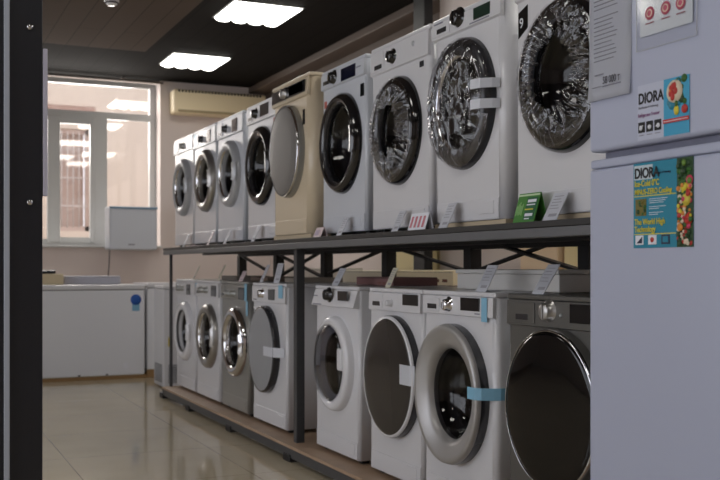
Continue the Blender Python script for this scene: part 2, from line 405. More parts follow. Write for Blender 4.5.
        dm = MB().lathe([(1, 0), (1, -.028), (.985, -.036), (.965, -.040)], cx, cz, rx, rz, 0).build('door', ring, root)
        MB().lathe([(.925 if style == 'flatring' else .966, -.043), (.972, -.044), (.984, -.040), (.992, -.032)], cx, cz, rx, rz, 0).build('door_trim', rim, dm)
        MB().lathe([(.97, -.038), (.955, -.043), (.9, -.0455), (.6, -.048), (.3, -.0495), (0, -.050)], cx, cz, rx, rz, 0).build('door_glass', glass, dm)
    if hole:
        q = holef if style == 'ring' else .64
        MB().lathe([(q*1.02, .006), (q*1.0, .03), (q*1.1, .04), (q*1.1, .07), (q*.97, .075), (q*.97, .11)], cx, cz, rx, rz, 0).build('door_seal', GASKET, root)
        dmb = MB(); ri = .2/rx
        dmb.lathe([(q*.97, .11), (min(.93, q*1.35), .13), (min(.93, q*1.35), .40), (.3, .42), (0, .415)], cx, cz, rx, rz, 0)
        dr = dmb.build('drum', DRUM, root)
        for kk in range(3):
            a = PI/2+kk*2*PI/3; rr = min(.93, q*1.35)*.9
            MB().box(cx+rx*rr*math.cos(a)-.022, cx+rx*rr*math.cos(a)+.022, .15, .38, cz+rz*rr*math.sin(a)-.022, cz+rz*rr*math.sin(a)+.022, bev=.012, seg=3).build('drum_lifter', BRUSH, dr)
    if film:
        film_mesh(cx, cz, rx, rz, -.044, film, Y0).build('plastic_film', FILM, root)
    for (pts, z0, z1, mm) in tapes:                         # strips of tape following a path of (u, y)
        tb = bmesh.new(); A = [tb.verts.new((U(u), y, z0)) for u, y in pts]; B = [tb.verts.new((U(u), y, z1)) for u, y in pts]
        for i in range(len(pts)-1): tb.faces.new((A[i], A[i+1], B[i+1], B[i]))
        tb.normal_update(); r_ = bmesh.ops.solidify(tb, geom=tb.faces[:], thickness=.001); bmesh.ops.recalc_face_normals(tb, faces=tb.faces)
        m2 = MB(); m2._take(tb, None, False); m2.build('tape', mm, root)
    if extra: extra(root, U, cpo_y)
    return root

S = SCREEN
UB, LB = 1.19, .09
def kick(*a): pass
washer('white washing machine with light grey door ring at far end of upper shelf', 7.90, 7.33, UB,
       door=(.30, .465, .222, .222), ring=RINGG, panel=dict(z=.735, items=[('drawer', .02, .17), ('knob', .30, .785, .026, SILVER), ('disp', .40, .50, .76, .81, S)]), film=None)
washer('white washing machine with chrome door ring, second from far end of upper shelf', 7.31, 6.73, UB,
       door=(.345, .467, .225, .225), ring=BRUSH, rim=CHROME, body=WHITE2, panel=dict(z=.72, items=[('drawer', .02, .15), ('knob', .24, .775, .026, DARKRIM), ('disp', .36, .46, .735, .82, S)]),
       tapes=[([(.005, -.006), (.03, -.0135), (.09, -.0135)], .80, .832, BLUETAPE)])
washer('white washing machine with light grey door ring, third from far end of upper shelf', 6.70, 6.12, UB,
       door=(.305, .468, .222, .222), ring=RINGG, body=WHITE2, panel=dict(z=.72, items=[('drawer', .02, .15), ('knob', .22, .775, .026, DARKRIM), ('disp', .36, .47, .735, .82, S)]))
washer('white washing machine with thick black door ring, upper shelf, left of cream one', 6.04, 5.46, UB,
       door=(.285, .463, .232, .242), ring=RINGB, rim=DARKRIM, glass=BOWL, panel=dict(z=.735, items=[('drawer', .015, .12), ('knob', .19, .79, .03, RINGB), ('disp', .27, .42, .76, .83, S), ('line', .03, .11, .755, DARKRIM)]))
def cream_extra(root, U, y):
    MB().box(U(.475), U(.505), -.003, .001, .60, .68, bev=.001).build('sticker', SCREEN, root)
    MB().box(U(.02), U(.055), -.003, .001, .66, .70, bev=.001).build('sticker', mat('red_sticker', (176, 92, 80), .5), root)
washer('cream washing machine with solid grey disc door and chrome rim on the upper shelf', 5.40, 4.82, UB, body=CREAM, xf=1.92, cr=.05, base=True, h=.865,
       style='flat', door=(.282, .478, .222, .250), ring=SILVER, rim=CHROME, glass=GGLASS,
       panel=dict(z=.745, out=.012, tilt=.01, items=[('disp', .025, .53, .768, .832, S), ('knob', .23, .80, .03, BRUSH), ('disp', .30, .50, .775, .825, mat('glossy_display', (60, 72, 78), .05, coat=1))]), extra=cream_extra, depth=.52)
def f_extra(root, U, y):
    MB().box(U(.475), U(.515), -.003, .001, .66, .72, bev=.001).build('sticker', SCREEN, root)
    MB().box(U(.03), U(.06), -.003, .001, .665, .70, bev=.001).build('sticker', mat('red_sticker', (176, 92, 80), .5), root)
washer('light grey washing machine with wide black door and blue display, right of cream one', 4.80, 4.26, UB, body=WHITE2,
       door=(.268, .461, .226, .25), ring=RINGB, rim=DARKRIM, holef=.74, panel=dict(z=.755, out=.012, items=[('drawer', .015, .12), ('knob', .175, .80, .032, RINGB), ('disp', .27, .44, .765, .826, BSCREEN), ('line', .45, .50, .80, INK)]), extra=f_extra)
def g_extra(root, U, y):
    MB().box(U(.475), U(.51), -.003, .001, .69, .715, bev=.001).build('sticker', DARKRIM, root)
washer('white washing machine with film-wrapped black door ring, leftmost of three wrapped doors', 4.20, 3.63, UB,
       door=(.280, .448, .216, .24), ring=RINGB, rim=DARKRIM, film='ring', panel=dict(z=.725, items=[('drawer', .015, .15), ('knob', .235, .78, .03, RINGB), ('btns', .43, .80, 1, .03, .012), ('line', .03, .12, .80, INK)]), extra=g_extra)
def h_extra(root, U, y):
    pass
washer('white washing machine with door wholly wrapped in clear film, two white tapes', 3.61, 3.07, UB, base=True, cr=.04,
       door=(.254, .482, .230, .256), ring=DARKRIM, rim=CHROME, film='fold',
       panel=dict(z=.765, out=.012, items=[('drawer', .015, .16), ('knob', .225, .82, .034, RINGB), ('disp', .34, .455, .785, .83, mat('green_black_display', (26, 52, 44), .06, coat=1)), ('line', .31, .45, .775, INK), ('line', .03, .10, .83, INK)]),
       tapes=[([(.425, -.078), (.47, -.064), (.50, -.03), (.512, -.004)], .505, .54, WHTAPE), ([(.425, -.078), (.47, -.064), (.50, -.03), (.512, -.004)], .43, .465, WHTAPE)])
def i_extra(root, U, y):
    pl = MB().poly([(U(.018), -.002, .655), (U(.075), -.002, .685), (U(.075), -.002, .765), (U(.018), -.002, .745)], (0, .003, 0)).build('capacity_sticker', RINGB, root)
    text('9', .05, Matrix.Translation((U(.026), -.003, .69)) @ FRONT, PAPER, 'number', pl)
washer('white washing machine with black 9 sticker and film-wrapped black door, next to fridge', 3.00, 2.41, UB, base=True,
       door=(.297, .482, .243, .258), ring=RINGB, rim=DARKRIM, film='ring', glass=BOWL, panel=dict(z=.78, items=[('drawer', .015, .16), ('knob', .26, .81, .018, RINGB), ('disp', .38, .5, .79, .825, S)]), extra=i_extra)
# lower row
washer('white washing machine with white door ring, far left end of lower shelf', 7.84, 7.27, LB,
       door=(.29, .46, .225, .228), ring=RINGW, rim=GASKET, panel=dict(z=.74, items=[('drawer', .015, .08), ('knob', .13, .785, .024, SILVER), ('knob', .24, .785, .02, SILVER), ('disp', .34, .45, .74, .82, S)]))
washer('white washing machine with chrome door ring, second from left on lower shelf', 7.24, 6.65, LB,
       door=(.33, .461, .225, .23), ring=BRUSH, rim=CHROME, panel=dict(z=.735, items=[('drawer', .015, .1), ('knob', .16, .785, .024, SILVER), ('knob', .30, .785, .024, SILVER), ('disp', .41, .53, .745, .82, S)]),
       tapes=[([(.0, -.0125), (.05, -.0125)], .80, .832, BLUETAPE)])
washer('silver grey washing machine with bright chrome door ring, third from lower left end', 6.60, 6.02, LB, body=SILVER,
       door=(.33, .461, .225, .23), ring=CHROME, rim=CHROME, panel=dict(z=.735, items=[('drawer', .015, .1), ('knob', .18, .775, .024, SILVER), ('knob', .30, .775, .024, SILVER), ('disp', .40, .52, .74, .82, S)]),
       tapes=[([(.53, -.0125), (.578, -.0125)], .735, .845, BLUETAPE), ([(.535, -.004), (.572, -.004)], .64, .735, BLUETAPE)])
washer('white washing machine with pale grey door disc, left of the front post', 5.93, 5.33, LB,
       style='flatring', door=(.262, .46, .228, .26), ring=DARKRIM, rim=DARKRIM, glass=LGLASS, panel=dict(z=.735, items=[('line', .03, .10, .75, DARKRIM), ('knob', .20, .79, .026, CHROME), ('btns', .13, .77, 1, .03, .01), ('disp', .31, .42, .755, .82, S)]),
       tapes=[([(.49, -.0125), (.56, -.0125)], .77, .845, BLUETAPE), ([(.34, -.052), (.46, -.050), (.51, -.035), (.57, -.004)], .43, .485, WHTAPE)])
washer('white washing machine with white door and slanted panel, right of front post', 4.89, 4.34, LB,
       style='side', door=(.27, .466, .222, .238), ring=RINGW, panel=dict(z=.748, out=.03, tilt=.024, items=[('knob', .24, .81, .030, RINGB), ('disp', .36, .475, .785, .832, S), ('line', .04, .09, .80, INK), ('line', .03, .14, .757, INK)]), tapes=())
washer('white washing machine with large smoky brown door disc and white tag, lower shelf', 4.22, 3.70, LB,
       style='flatring', door=(.262, .467, .25, .27), ring=DARKRIM, rim=RINGW, glass=SGLASS, panel=dict(z=.75, items=[('drawer', .015, .15), ('knob', .24, .79, .016, WHITE), ('disp', .355, .495, .785, .832, S)]),
       tapes=[([(.405, -.0515), (.49, -.0490), (.515, -.036)], .45, .535, WHTAPE)])
def tapes7(): return [([(.475, -.0125), (.515, -.0125)], .745, .835, BLUETAPE), ([(.518, .001), (.556, .08)], .81, .84, BLUETAPE), ([(.455, -.061), (.505, -.060), (.528, -.044), (.551, -.003), (.5615, .02), (.5615, .10)], .458, .503, BLUETAPE)]
washer('white washing machine with broad satin silver door ring and blue tape across it', 3.69, 3.13, LB,
       style='dish', door=(.262, .452, .252, .274), ring=SATIN, rim=SATIN, holef=.66, panel=dict(z=.757, items=[('drawer', .015, .15), ('knob', .225, .80, .026, CHROME), ('disp', .32, .46, .782, .832, S), ('line', .425, .46, .77, INK)]),
       tapes=tapes7(), cr=.025)
washer('dark grey washing machine with black glass door disc, beside the fridge', 3.05, 2.45, LB, body=GREYM,
       style='flat', door=(.30, .476, .260, .270), ring=GREYM, rim=CHROME, glass=BGLASS, panel=dict(z=.742, items=[('drawer', .02, .18), ('disp', .075, .155, .775, .795, RINGB), ('knob', .262, .80, .033, BRUSH), ('disp', .38, .56, .768, .83, S), ('btns', .33, .79, 1, .02, .006)]))

# ================================================================ RACK
rk = thing('display_rack', 'long two-tier charcoal steel rack carrying both rows of washing machines', 'rack', (1.88, 5.0, 0))
def RK(mb, name, m): 
    for v in mb.b.verts: v.co -= Vector((1.88, 5.0, 0))
    return mb.build(name, m, rk)
RK(MB().box(1.88, 2.56, 2.20, 7.88, 1.169, 1.19, bev=.002), 'upper_board', BLACKB)
RK(MB().box(1.88, 1.925, 2.20, 7.88, 1.136, 1.168, bev=.003), 'front_beam', RACK)
RK(MB().box(2.495, 2.55, 2.20, 7.88, 1.125, 1.168, bev=.003), 'rear_beam', RACKB)
RK(MB().box(2.20, 2.24, 2.20, 7.88, 1.135, 1.168), 'middle_beam', RACKB)
RK(MB().box(1.87, 2.56, 2.20, 7.88, .074, .09, bev=.002), 'lower_board', WOOD)
RK(MB().box(1.875, 1.92, 2.20, 7.88, .022, .073, bev=.003), 'base_beam', mat('dark_charcoal_steel', (70, 71, 74), .42, .2))
for i, y in enumerate((7.85, 7.05, 6.05, 4.99, 4.05, 3.1)):
    RK(MB().box(1.868, 1.93, y, y+.10, 0, .040, bev=.003), 'rack_foot', RACKB)
for y, t_ in ((7.855, .022), (5.045, .047), (2.22, .05)): RK(MB().box(1.93, 1.93+t_, y, y+t_, .088, 1.14, bev=.002), 'front_post', mat('dark_charcoal_steel', (70, 71, 74), .42, .2))
PY = (7.84, 6.96, 6.04, 5.12, 4.20, 3.29, 2.35)
for y in PY: RK(MB().box(2.49, 2.552, y-.035, y+.035, .088, 1.13, bev=.002), 'rear_post', RACKB)
def brace(a, b, x=2.515): RK(MB().bar((x, a[0], a[1]), (x, b[0], b[1]), .030, .012), 'brace', RACKB)
for (a, b) in (((7.82, 1.13), (7.24, 1.02)), ((7.0, 1.14), (6.07, .97)), ((6.13, 1.14), (6.93, .97)), ((5.98, 1.0), (5.18, 1.14)), ((4.98, 1.14), (4.24, 1.02)), ((4.16, 1.02), (3.60, 1.13))): brace(a, b)
RK(MB().bar((2.50, 3.92, 1.14), (2.50, 3.29, 1.02), .038, .012), 'brace', RACKB)

# ================================================================ FRIDGE
fz = thing('fridge_freezer', 'tall white two-door fridge in right foreground with stickers and a price sheet', 'fridge', (1.60, 2.089-.32, 0), -PI/2)
fw_ = .64
V = lambda Y: (2.089-Y)-fw_/2                               # world Y -> local x on the door
MB().box(-fw_/2, fw_/2, .055, .66, .03, 1.88, bev=.012).build('cabinet', FRIDGE, fz)
def door_prof(name, z0, z1, low):
    mb = MB(); mb.box(-fw_/2, fw_/2, 0, .05, z0, z1, bev=.010, seg=4)
    return mb.build(name, FRIDGE, fz)
d1 = door_prof('freezer_door', 1.332, 1.88, 0); d2 = door_prof('fridge_door', .06, 1.2885, 0)
MB().box(-fw_/2+.002, fw_/2-.002, .002, .05, 1.2895, 1.312, bev=.006, seg=3).build('door_cap', FRIDGE, d2)
MB().box(-fw_/2+.03, fw_/2-.002, .03, .055, 1.3125, 1.331).build('handle_recess', mat('grey_recess', (120, 122, 140), .5), d1)
for sx in (-1, 1): MB().box(sx*.26-.02, sx*.26+.02, .1, .14, 0, .032).build('foot', RUBBER, fz)
def flat(par, name, x0, x1, z0, z1, m, y=-.0012, r=0, t=.0012):
    return MB().box(x0, x1, y, y+t, z0, z1).build(name, m, par)
def T(par, s, x, z, size, m, name='lettering', bold=0, sx=1, y=-.002, align='LEFT'):
    return text(s, size, Matrix.Translation((x, y, z)) @ FRONT, m, name, par, bold, sx, align)
TEAL = mat('teal_print', (22, 130, 158), .4); YEL = mat('yellow_print', (222, 208, 60), .5); CY = mat('sky_blue_print', (60, 160, 200), .4)
CREAMP = mat('pale_print', (228, 214, 190), .5); RED = mat('red_print', (190, 50, 42), .5); GRN = mat('leaf_green_print', (48, 98, 32), .5)
DGRN = mat('dark_green_print', (28, 66, 26), .5); ORG = mat('orange_print', (220, 140, 50), .5); PINKP = mat('pink_print', (206, 60, 96), .5)
NAVY = mat('navy_print', (34, 40, 66), .5); VIO = mat('violet_print', (130, 60, 120), .5); OLV = mat('olive_print', (112, 104, 40), .5)
def disc(mb, x, z, r, m, y=-.0024, rz=None): mb.lathe([(0, 0), (1, .0002), (1, .001)], x, z, r, rz or r, y, m, n=18)
# upper sticker: lettering and picture
x0, x1 = V(1.900), V(1.726)
s1 = flat(d1, 'brand_sticker', x0, x1, 1.341, 1.472, mat('sticker_white', (192, 197, 216), .35))
px = V(1.809)
T(s1, 'DIORA', x0+.003, 1.428, .0350, DINK, bold=.0010, sx=.80)
T(s1, 'The Miracle of Technology', x0+.003, 1.4155, .008, INK, sx=.8)
T(s1, 'Refrigerator Freezer', x0+.002, 1.396, .0125, VIO, sx=.72)
for i in range(3):
    xa = x0+.003+i*.028
    ic = flat(s1, 'icon', xa, xa+.023, 1.359, 1.384, DINK, y=-.0022)
    gm = MB(); disc(gm, xa+.010+.002*i, 1.370, .0055, PAPER, y=-.0036); gm.box(xa+.006, xa+.018, -.0034, -.0026, 1.374-.003*i, 1.376-.003*i, PAPER); gm.build('pictogram', None, ic) if False else gm.build('pictogram', None, s1)
    flat(s1, 'fine_print', xa+.002, xa+.020, 1.352, 1.3535, INK, y=-.002)
pic = flat(s1, 'picture', px, x1, 1.341, 1.472, CY, y=-.0022)
pm = MB(); rnd = random.Random(3)
cxp = (px+x1)/2
for k in range(16): disc(pm, px+.006+rnd.random()*(x1-px-.012), 1.408+rnd.random()*.058, .006+rnd.random()*.005, rnd.choice([GRN, GRN, DGRN, TEAL]), y=-.0034)
disc(pm, cxp-.004, 1.440, .026, CREAMP, y=-.0046, rz=.026)
for k in range(9): disc(pm, cxp-.018+rnd.random()*.03, 1.425+rnd.random()*.028, .004+rnd.random()*.003, rnd.choice([RED, RED, ORG]), y=-.0056, rz=.008)
disc(pm, cxp+.002, 1.396, .008, YEL, y=-.0046, rz=.011); disc(pm, cxp+.002, 1.411, .005, GRN, y=-.005, rz=.007); disc(pm, cxp+.028, 1.396, .010, RED, y=-.0046)
pm.box(px, x1, -.0046, -.003, 1.370, 1.379, RED); pm.box(px+.003, x1-.003, -.0054, -.004, 1.3735, 1.375, PAPER)
pm.build('fruit_print', None, s1)
# lower sticker
x0, x1 = V(1.915), V(1.714); z0, z1 = 1.085, 1.2905-.003
s2 = MB().box(x0, x1, -.0014, 0, z0, z1, bev=.0006).build('product_sticker', TEAL, d2)
flat(s2, 'name_plate', x0+.004, x0+.068, z1-.040, z1-.006, mat('pale_plate', (200, 214, 222), .5), y=-.0022)
T(s2, 'DIORA', x0+.006, z1-.036, .0335, DINK, bold=.0010, sx=.82, y=-.0032)
T(s2, 'The Miracle of Technology', x0+.072, z1-.030, .0075, NAVY, sx=.7)
T(s2, 'Ice-Cold 0°C', x0+.006, z1-.056, .0200, YEL, bold=.0003, sx=.80, y=-.0030)
T(s2, 'MINUS-ZERO Cooling', x0+.006, z1-.0755, .0185, YEL, bold=.0003, sx=.74, y=-.0030)
flat(s2, 'rule', x0+.004, x0+.146, z1-.0805, z1-.0785, YEL, y=-.002)
T(s2, 'The World High', x0+.006, z1-.147, .0195, YEL, bold=.0003, sx=.80, y=-.0030)
T(s2, 'Technology', x0+.006, z1-.1645, .0195, YEL, bold=.0003, sx=.80, y=-.0030)
flat(s2, 'rule', x0+.004, x0+.146, z1-.171, z1-.169, YEL, y=-.002)
pm = MB(); pm.box(x0+.008, x0+.046, -.0022, -.001, z1-.126, z1-.086, OLV)
for k in range(10): disc(pm, x0+.012+rnd.random()*.030, z1-.122+rnd.random()*.032, .003+rnd.random()*.003, rnd.choice([GRN, ORG, DGRN, OLV]), y=-.0032)
pm.build('vegetable_print', None, s2)
for i, l in enumerate((.062, .055, .048, .0, .056, .034, .0, .048, .03)):
    if l: flat(s2, 'fine_print', x0+.056, x0+.056+l, z1-.088-i*.0046, z1-.0868-i*.0046, PAPER, y=-.0022)
for i, c in enumerate((NAVY, RED, NAVY)):
    xa = x0+.008+i*.045
    pm = MB(); pm.box(xa, xa+.028, -.0022, -.001, z0+.008, z0+.030, PAPER if i < 2 else NAVY)
    if i == 0: pm.poly([(xa+.004, -.0026, z0+.011), (xa+.024, -.0026, z0+.011), (xa+.024, -.0026, z0+.027)], (0, .001, 0), NAVY)
    elif i == 1: disc(pm, xa+.014, z0+.019, .006, RED, y=-.0032)
    else: pm.box(xa+.005, xa+.023, -.003, -.002, z0+.012, z0+.026, TEAL)
    pm.build('icon', None, s2)
pm = MB(); pm.box(x1-.052, x1, -.0020, -.001, z0, z1, DGRN)
for k in range(150):
    zz = z0+.008+rnd.random()*(z1-z0-.016); fx = x1-.047+rnd.random()*.041; top = (zz-z0)/(z1-z0)
    c = rnd.choice([GRN, GRN, DGRN, mat('lime_print', (96, 132, 44), .5)]) if top > .7 else rnd.choice([RED, ORG, YEL, GRN, CREAMP, PINKP]) if top > .22 else rnd.choice([DGRN, CREAMP, DINK, RED])
    disc(pm, fx, zz, .003+rnd.random()*.0045, c, y=-.0024-.00002*k)
disc(pm, x1-.02, z0+.108, .013, mat('pear_yellow', (212, 192, 70), .5), y=-.0045, rz=.016); disc(pm, x1-.014, z0+.062, .013, RED, y=-.0045); disc(pm, x1-.04, z0+.045, .009, ORG, y=-.0045); disc(pm, x1-.010, z0+.150, .011, PINKP, y=-.0045); disc(pm, x1-.028, z0+.135, .010, YEL, y=-.0046)
pm.build('fruit_print', None, s2)
# price sheet taped on the freezer door, its lower edge curling out
xs0, xs1 = V(2.084), V(1.922)
t = bmesh.new(); rows = []
for i in range(15):
    z = 1.80-(1.80-1.459)*i/14; out = .0018+(.006*max(0, (i-9)/5)**2)
    rows.append([t.verts.new((xs0+(xs1-xs0)*k/6, -out-.002*math.sin(k/6*PI), z)) for k in range(7)])
for a, b_ in zip(rows, rows[1:]):
    for k in range(6): t.faces.new((a[k], a[k+1], b_[k+1], b_[k]))
bmesh.ops.solidify(t, geom=t.faces[:], thickness=.0006)
mb = MB(); mb._take(t, None, True); ps = mb.build('price_sheet', PAPER, d1)
def sheet_y(z): 
    i = (1.80-z)/(1.80-1.459)*14; return -.0018-.006*max(0, (i-9)/5)**2-.0030
for i in range(22):
    z = 1.785-i*.0108; l = .065+.03*rnd.random()
    if i in (4, 10): continue
    flat(ps, 'printed_line', xs0+.022, xs0+.022+l, z, z+.0018, INK, y=sheet_y(z))
flat(ps, 'printed_line', xs0+.028, xs0+.062, 1.522, 1.5245, INK, y=sheet_y(1.52)-.001)
flat(ps, 'printed_line', xs0+.020, xs0+.056, 1.492, 1.4935, INK, y=sheet_y(1.49)-.001)
T(ps, '58 000 т', xs0+.062, 1.497, .026, mat('dark_grey_ink', (62, 62, 72), .6), name='price', sx=.72, y=sheet_y(1.50)-.002)
flat(ps, 'underline', xs0+.060, xs0+.130, 1.490, 1.4925, INK, y=sheet_y(1.49)-.001)
# clear document sleeve with round pink icons
xa, xb = V(1.900), V(1.700)
sl = MB().box(xa, xb, -.005, -.0042, 1.553, 1.84).build('document_sleeve', SLEEVE, d1)
flat(sl, 'leaflet', xa+.012, xb-.014, 1.585, 1.83, mat('greyish_leaflet', (206, 212, 220), .6), y=-.0038, t=.0008)
ed = MB(); ed.tube([(xa, -.005, 1.84), (xa, -.005, 1.553), (xb, -.005, 1.553), (xb, -.005, 1.84)], .0012, n=6); ed.build('welded_edge', mat('clear_edge', (206, 210, 216), .2), sl)
for Yi in (1.853, 1.799, 1.750):
    xi = V(Yi); m_ = MB(); disc(m_, xi, 1.636, .0155, mat('icon_pink', (196, 92, 116), .5), y=-.0062); m_.lathe([(.45, 0), (.6, 0), (.6, .001)], xi, 1.636, .0155, .0155, -.0070, CREAMP, n=16)
    m_.build('round_icon', None, sl); flat(sl, 'caption', xi-.014, xi+.014, 1.612, 1.614, mat('caption_red', (140, 50, 70), .5), y=-.006)
T(sl, '&4', V(1.727), 1.620, .012, INK, y=-.0062) if False else None

# ================================================================ FOREGROUND POST (left edge)
po = thing('steel_upright', 'dark navy steel upright with screws at the left edge, nearest the viewer', 'post', (.264, 3.0, 0))
NV = mat('navy_black_steel', (40, 42, 50), .38, .2)
MB().box(-.09, .102, 0, .06, 0, 3.14, bev=.004).build('post_body', NV, po)
MB().box(-.004, .011, -.012, .001, .0, 3.14, bev=.002).build('grey_edge_strip', mat('pale_blue_grey_metal', (188, 196, 212), .4, .0), po)['label'] = 'grey edge strip'
MB().box(.103, .116, .0, .02, 1.245, 1.67, bev=.002).build('side_strip', mat('pale_lilac_metal', (214, 214, 235), .4, .1), po)['label'] = 'pale lilac strip'
for z in (1.727, 1.225): MB().lathe([(0, -.012), (.6, -.012), (.9, -.008), (1, 0)], .066, z, .010, .010, 0, n=20).build('screw', CHROME, po)

# ================================================================ BACK OF THE SHOP
def freezer(name, label, loc, sx, sy, h, extra=None):
    r = thing(name, label, 'chest freezer', loc)
    MB().box(0, sx, 0, sy, .035, h-.045, bev=.015, seg=3).build('cabinet', mat('bright_white_enamel', (222, 224, 230), .35), r)
    ld = MB().box(-.003, sx+.003, -.008, sy, h-.043, h, bev=.012, seg=3).build('lid', WHITE, r)
    MB().box(.01, sx-.01, .003, .02, h-.053, h-.043).build('lid_seal', mat('grey_seal', (120, 122, 128), .6), r)
    for a in (.08, sx-.12):
        for b in (.05, sy-.1): MB().lathe([(0, 0), (1, 0), (1, .03), (0, .03)], a+.02, .018, .018, .018, b, n=16).build('wheel', RUBBER, r)
    return r
f1 = freezer('chest_freezer', 'long white chest freezer with round blue sticker under the back window', (.50, 9.35, .0), 1.56, .62, .875)
MB().box(-.02, 1.58, .012, .60, .001, .034).build('plinth', mat('tan_plinth', (146, 116, 78), .6), f1)
st = MB(); st.lathe([(0, -.002), (1, -.002), (1, .001)], 1.475, .735, .05, .05, 0, mat('deep_blue_sticker', (26, 84, 168), .4), n=32)
st.box(1.44, 1.51, -.0018, .001, .63, .70, mat('pale_blue_sticker', (120, 170, 200), .4)).build('energy_sticker', None, f1)
MB().box(1.36, 1.40, -.002, .001, .10, .15).build('badge', PAPER, f1)
for x in (.95, 1.20): MB().box(x, x+.02, -.003, .001, .04, .055).build('bolt', RUBBER, f1)
f2 = freezer('chest_freezer', 'white chest freezer right of the one with the round blue sticker', (2.085, 9.38, .0), 1.1, .62, .888)
MB().box(0.0, 1.08, -.010, .60, .001, .078).build('plinth', mat('tan_plinth', (146, 116, 78), .6), f2)
sf = thing('compact_freezer', 'narrow white appliance with side vent and yellow sticker at far end of rack', 'freezer', (2.02, 8.45, 0))
MB().box(0, .55, 0, .36, .012, .85, bev=.012, seg=3).build('cabinet', WHITE, sf)
MB().box(-.002, .552, -.004, .362, .852, .88, bev=.008, seg=3).build('lid', WHITE, sf)
vt = MB()
for i in range(10): vt.box(-.004, 0, .05, .31, .05+i*.016, .058+i*.016)
for i in range(10): vt.box(.04, .14, -.004, 0, .05+i*.016, .058+i*.016)
vt.build('vent', mat('vent_grey', (110, 112, 116), .5), sf)
MB().box(.04, .075, -.002, .001, .36, .44).build('sticker', mat('yellow_sticker', (206, 186, 80), .5), sf)
# things on the freezer and by the window
cb = thing('carton', 'low beige carton on the chest freezer under the window', 'box', (.95, 9.55, .876))
MB().box(0, .40, 0, .28, 0, .10, bev=.003).build('box_body', mat('beige_card', (206, 190, 158), .7), cb); MB().box(.08, .34, .05, .2, .1005, .135, bev=.01).build('dark_lid', DARKRIM, cb)
bk = MB().box(0, .52, 0, .2, 0, .065, bev=.006).box(.005, .515, .005, .195, .066, .078, bev=.004).build('tray', mat('pale_lilac_plastic', (186, 186, 198), .5), None)
bk.location = (1.375, 9.66, .876); tag(bk, 'flat pale lilac tray lying on the chest freezer beside a beige carton', 'tray')
wu = thing('wall_unit', 'white box-shaped unit hung in front of the back window with a cord below', 'appliance', (2.0, 10.80, 1.225))
MB().box(0, .515, 0, .275, 0, .465, bev=.02, seg=3).build('casing', WHITE2, wu)
MB().box(0, .515, -.012, -.001, .44, .463, bev=.003).build('top_edge', mat('blue_grey_trim', (120, 150, 176), .5), wu)
MB().box(.20, .27, -.003, .001, .05, .062).build('badge', INK, wu)
MB().tube([(.03, .15, .0), (.028, .16, -.15), (.02, .2, -.33)], .006, n=8).build('cord', mat('grey_cord', (96, 90, 90), .5), wu)
MB().box(.03, .49, .24, .28, .1, .2).build('bracket', DARKRIM, wu)
ac = thing('air_conditioner', 'cream wall-mounted air conditioner high on the back wall right of the window', 'air conditioner', (2.74, 10.98, 2.76))
MB().box(0, 1.09, 0, .22, 0, .27, bev=.03, seg=4).build('casing', mat('aged_cream_plastic', (238, 220, 182), .45), ac)
v = MB(); 
for i in range(26): v.box(.05+i*.038, .075+i*.038, -.002, .02, .235, .262)
v.build('air_grille', mat('dark_grille', (60, 52, 44), .6), ac)
MB().box(.05, 1.04, -.005, .03, .012, .04, bev=.004).build('louvre', mat('cream_louvre', (170, 152, 116), .45), ac)
sd = thing('smoke_detector', 'small round white detector on the brown ceiling', 'smoke detector', (1.49, 7.95, 3.14))
def zl(prof, mb=None):   # lathe about vertical axis
    mb = MB(); mb.lathe(prof, 0, 0); 
    for v_ in mb.b.verts: v_.co = Vector((v_.co.x, v_.co.z, v_.co.y))
    return mb
zl([(0, -.048), (.03, -.048), (.045, -.035), (.05, -.02), (.058, -.018), (.058, 0)]).build('sensor_head', RINGW, sd)
zl([(.046, -.034), (.0515, -.024), (.051, -.022)]).build('grille_ring', DARKRIM, sd)
# counter and cartons on the far side of the rack
ct = thing('wooden_counter', 'long brown wooden counter behind the washing machine rack', 'counter', (2.80, 3.2, 0))
MB().box(0, .50, 0, 5.0, .895, .93, bev=.003).build('counter_top', mat('brown_counter', (98, 82, 72), .5, var=.2), ct)
MB().box(.03, .48, .02, 4.98, 0, .894).build('counter_body', mat('dark_counter', (84, 72, 64), .6), ct)
def carton(label, x, y, z, sx, sy, sz, rgb, band=None, name='carton', group=None):
    r = thing(name, label, 'box', (x, y, z)); key = 'card_%d_%d_%d' % rgb
    MB().box(0, sx, 0, sy, 0, sz, bev=.003).build('box_body', mat(key, rgb, .7, var=.05), r)
    MB().box(-.001, .0, 0.01, sy-.01, sz*.86, sz*.86+.003).build('flap_seam', mat(key+'s', tuple(int(c*.7) for c in rgb), .7), r)
    if band:
        for i in range(band[0]): MB().box(-.0015, 0, sy*(.08+i*.12), sy*(.15+i*.12), sz*.22, sz*.42).build('printed_mark', mat('brown_print', (110, 66, 50), .6), r)
    return r
carton('long cream carton with brown print behind the two middle lower machines', 2.90, 5.05, .931, .3, .82, .088, (236, 220, 186), (5,))
carton('plain cream carton behind the machine with the slanted panel', 2.90, 5.93, .931, .3, .72, .085, (232, 222, 200))
carton('white carton seen between the rack posts left of the front steel post', 2.90, 6.95, .931, .3, .85, .10, (206, 198, 186))
carton('tall pale yellow carton standing against the right wall, left of the wall column', 3.45, 6.56, .0, .42, .36, 1.7, (240, 222, 170))
carton('tall peach carton behind the rack near the fridge', 3.45, 4.80, .0, .40, .38, 1.6, (236, 210, 178))
carton('tall pale yellow carton partly hidden by the fridge', 3.45, 4.18, .0, .42, .55, 1.6, (240, 220, 168))
MB_ = MB().box(3.5, 3.56, 4.745, 4.79, 0, 3.14).build('wooden_post', mat('brown_wood_post', (140, 112, 80), .6)); tag(MB_, 'narrow brown wooden post between two tall cartons behind the rack', 'post')
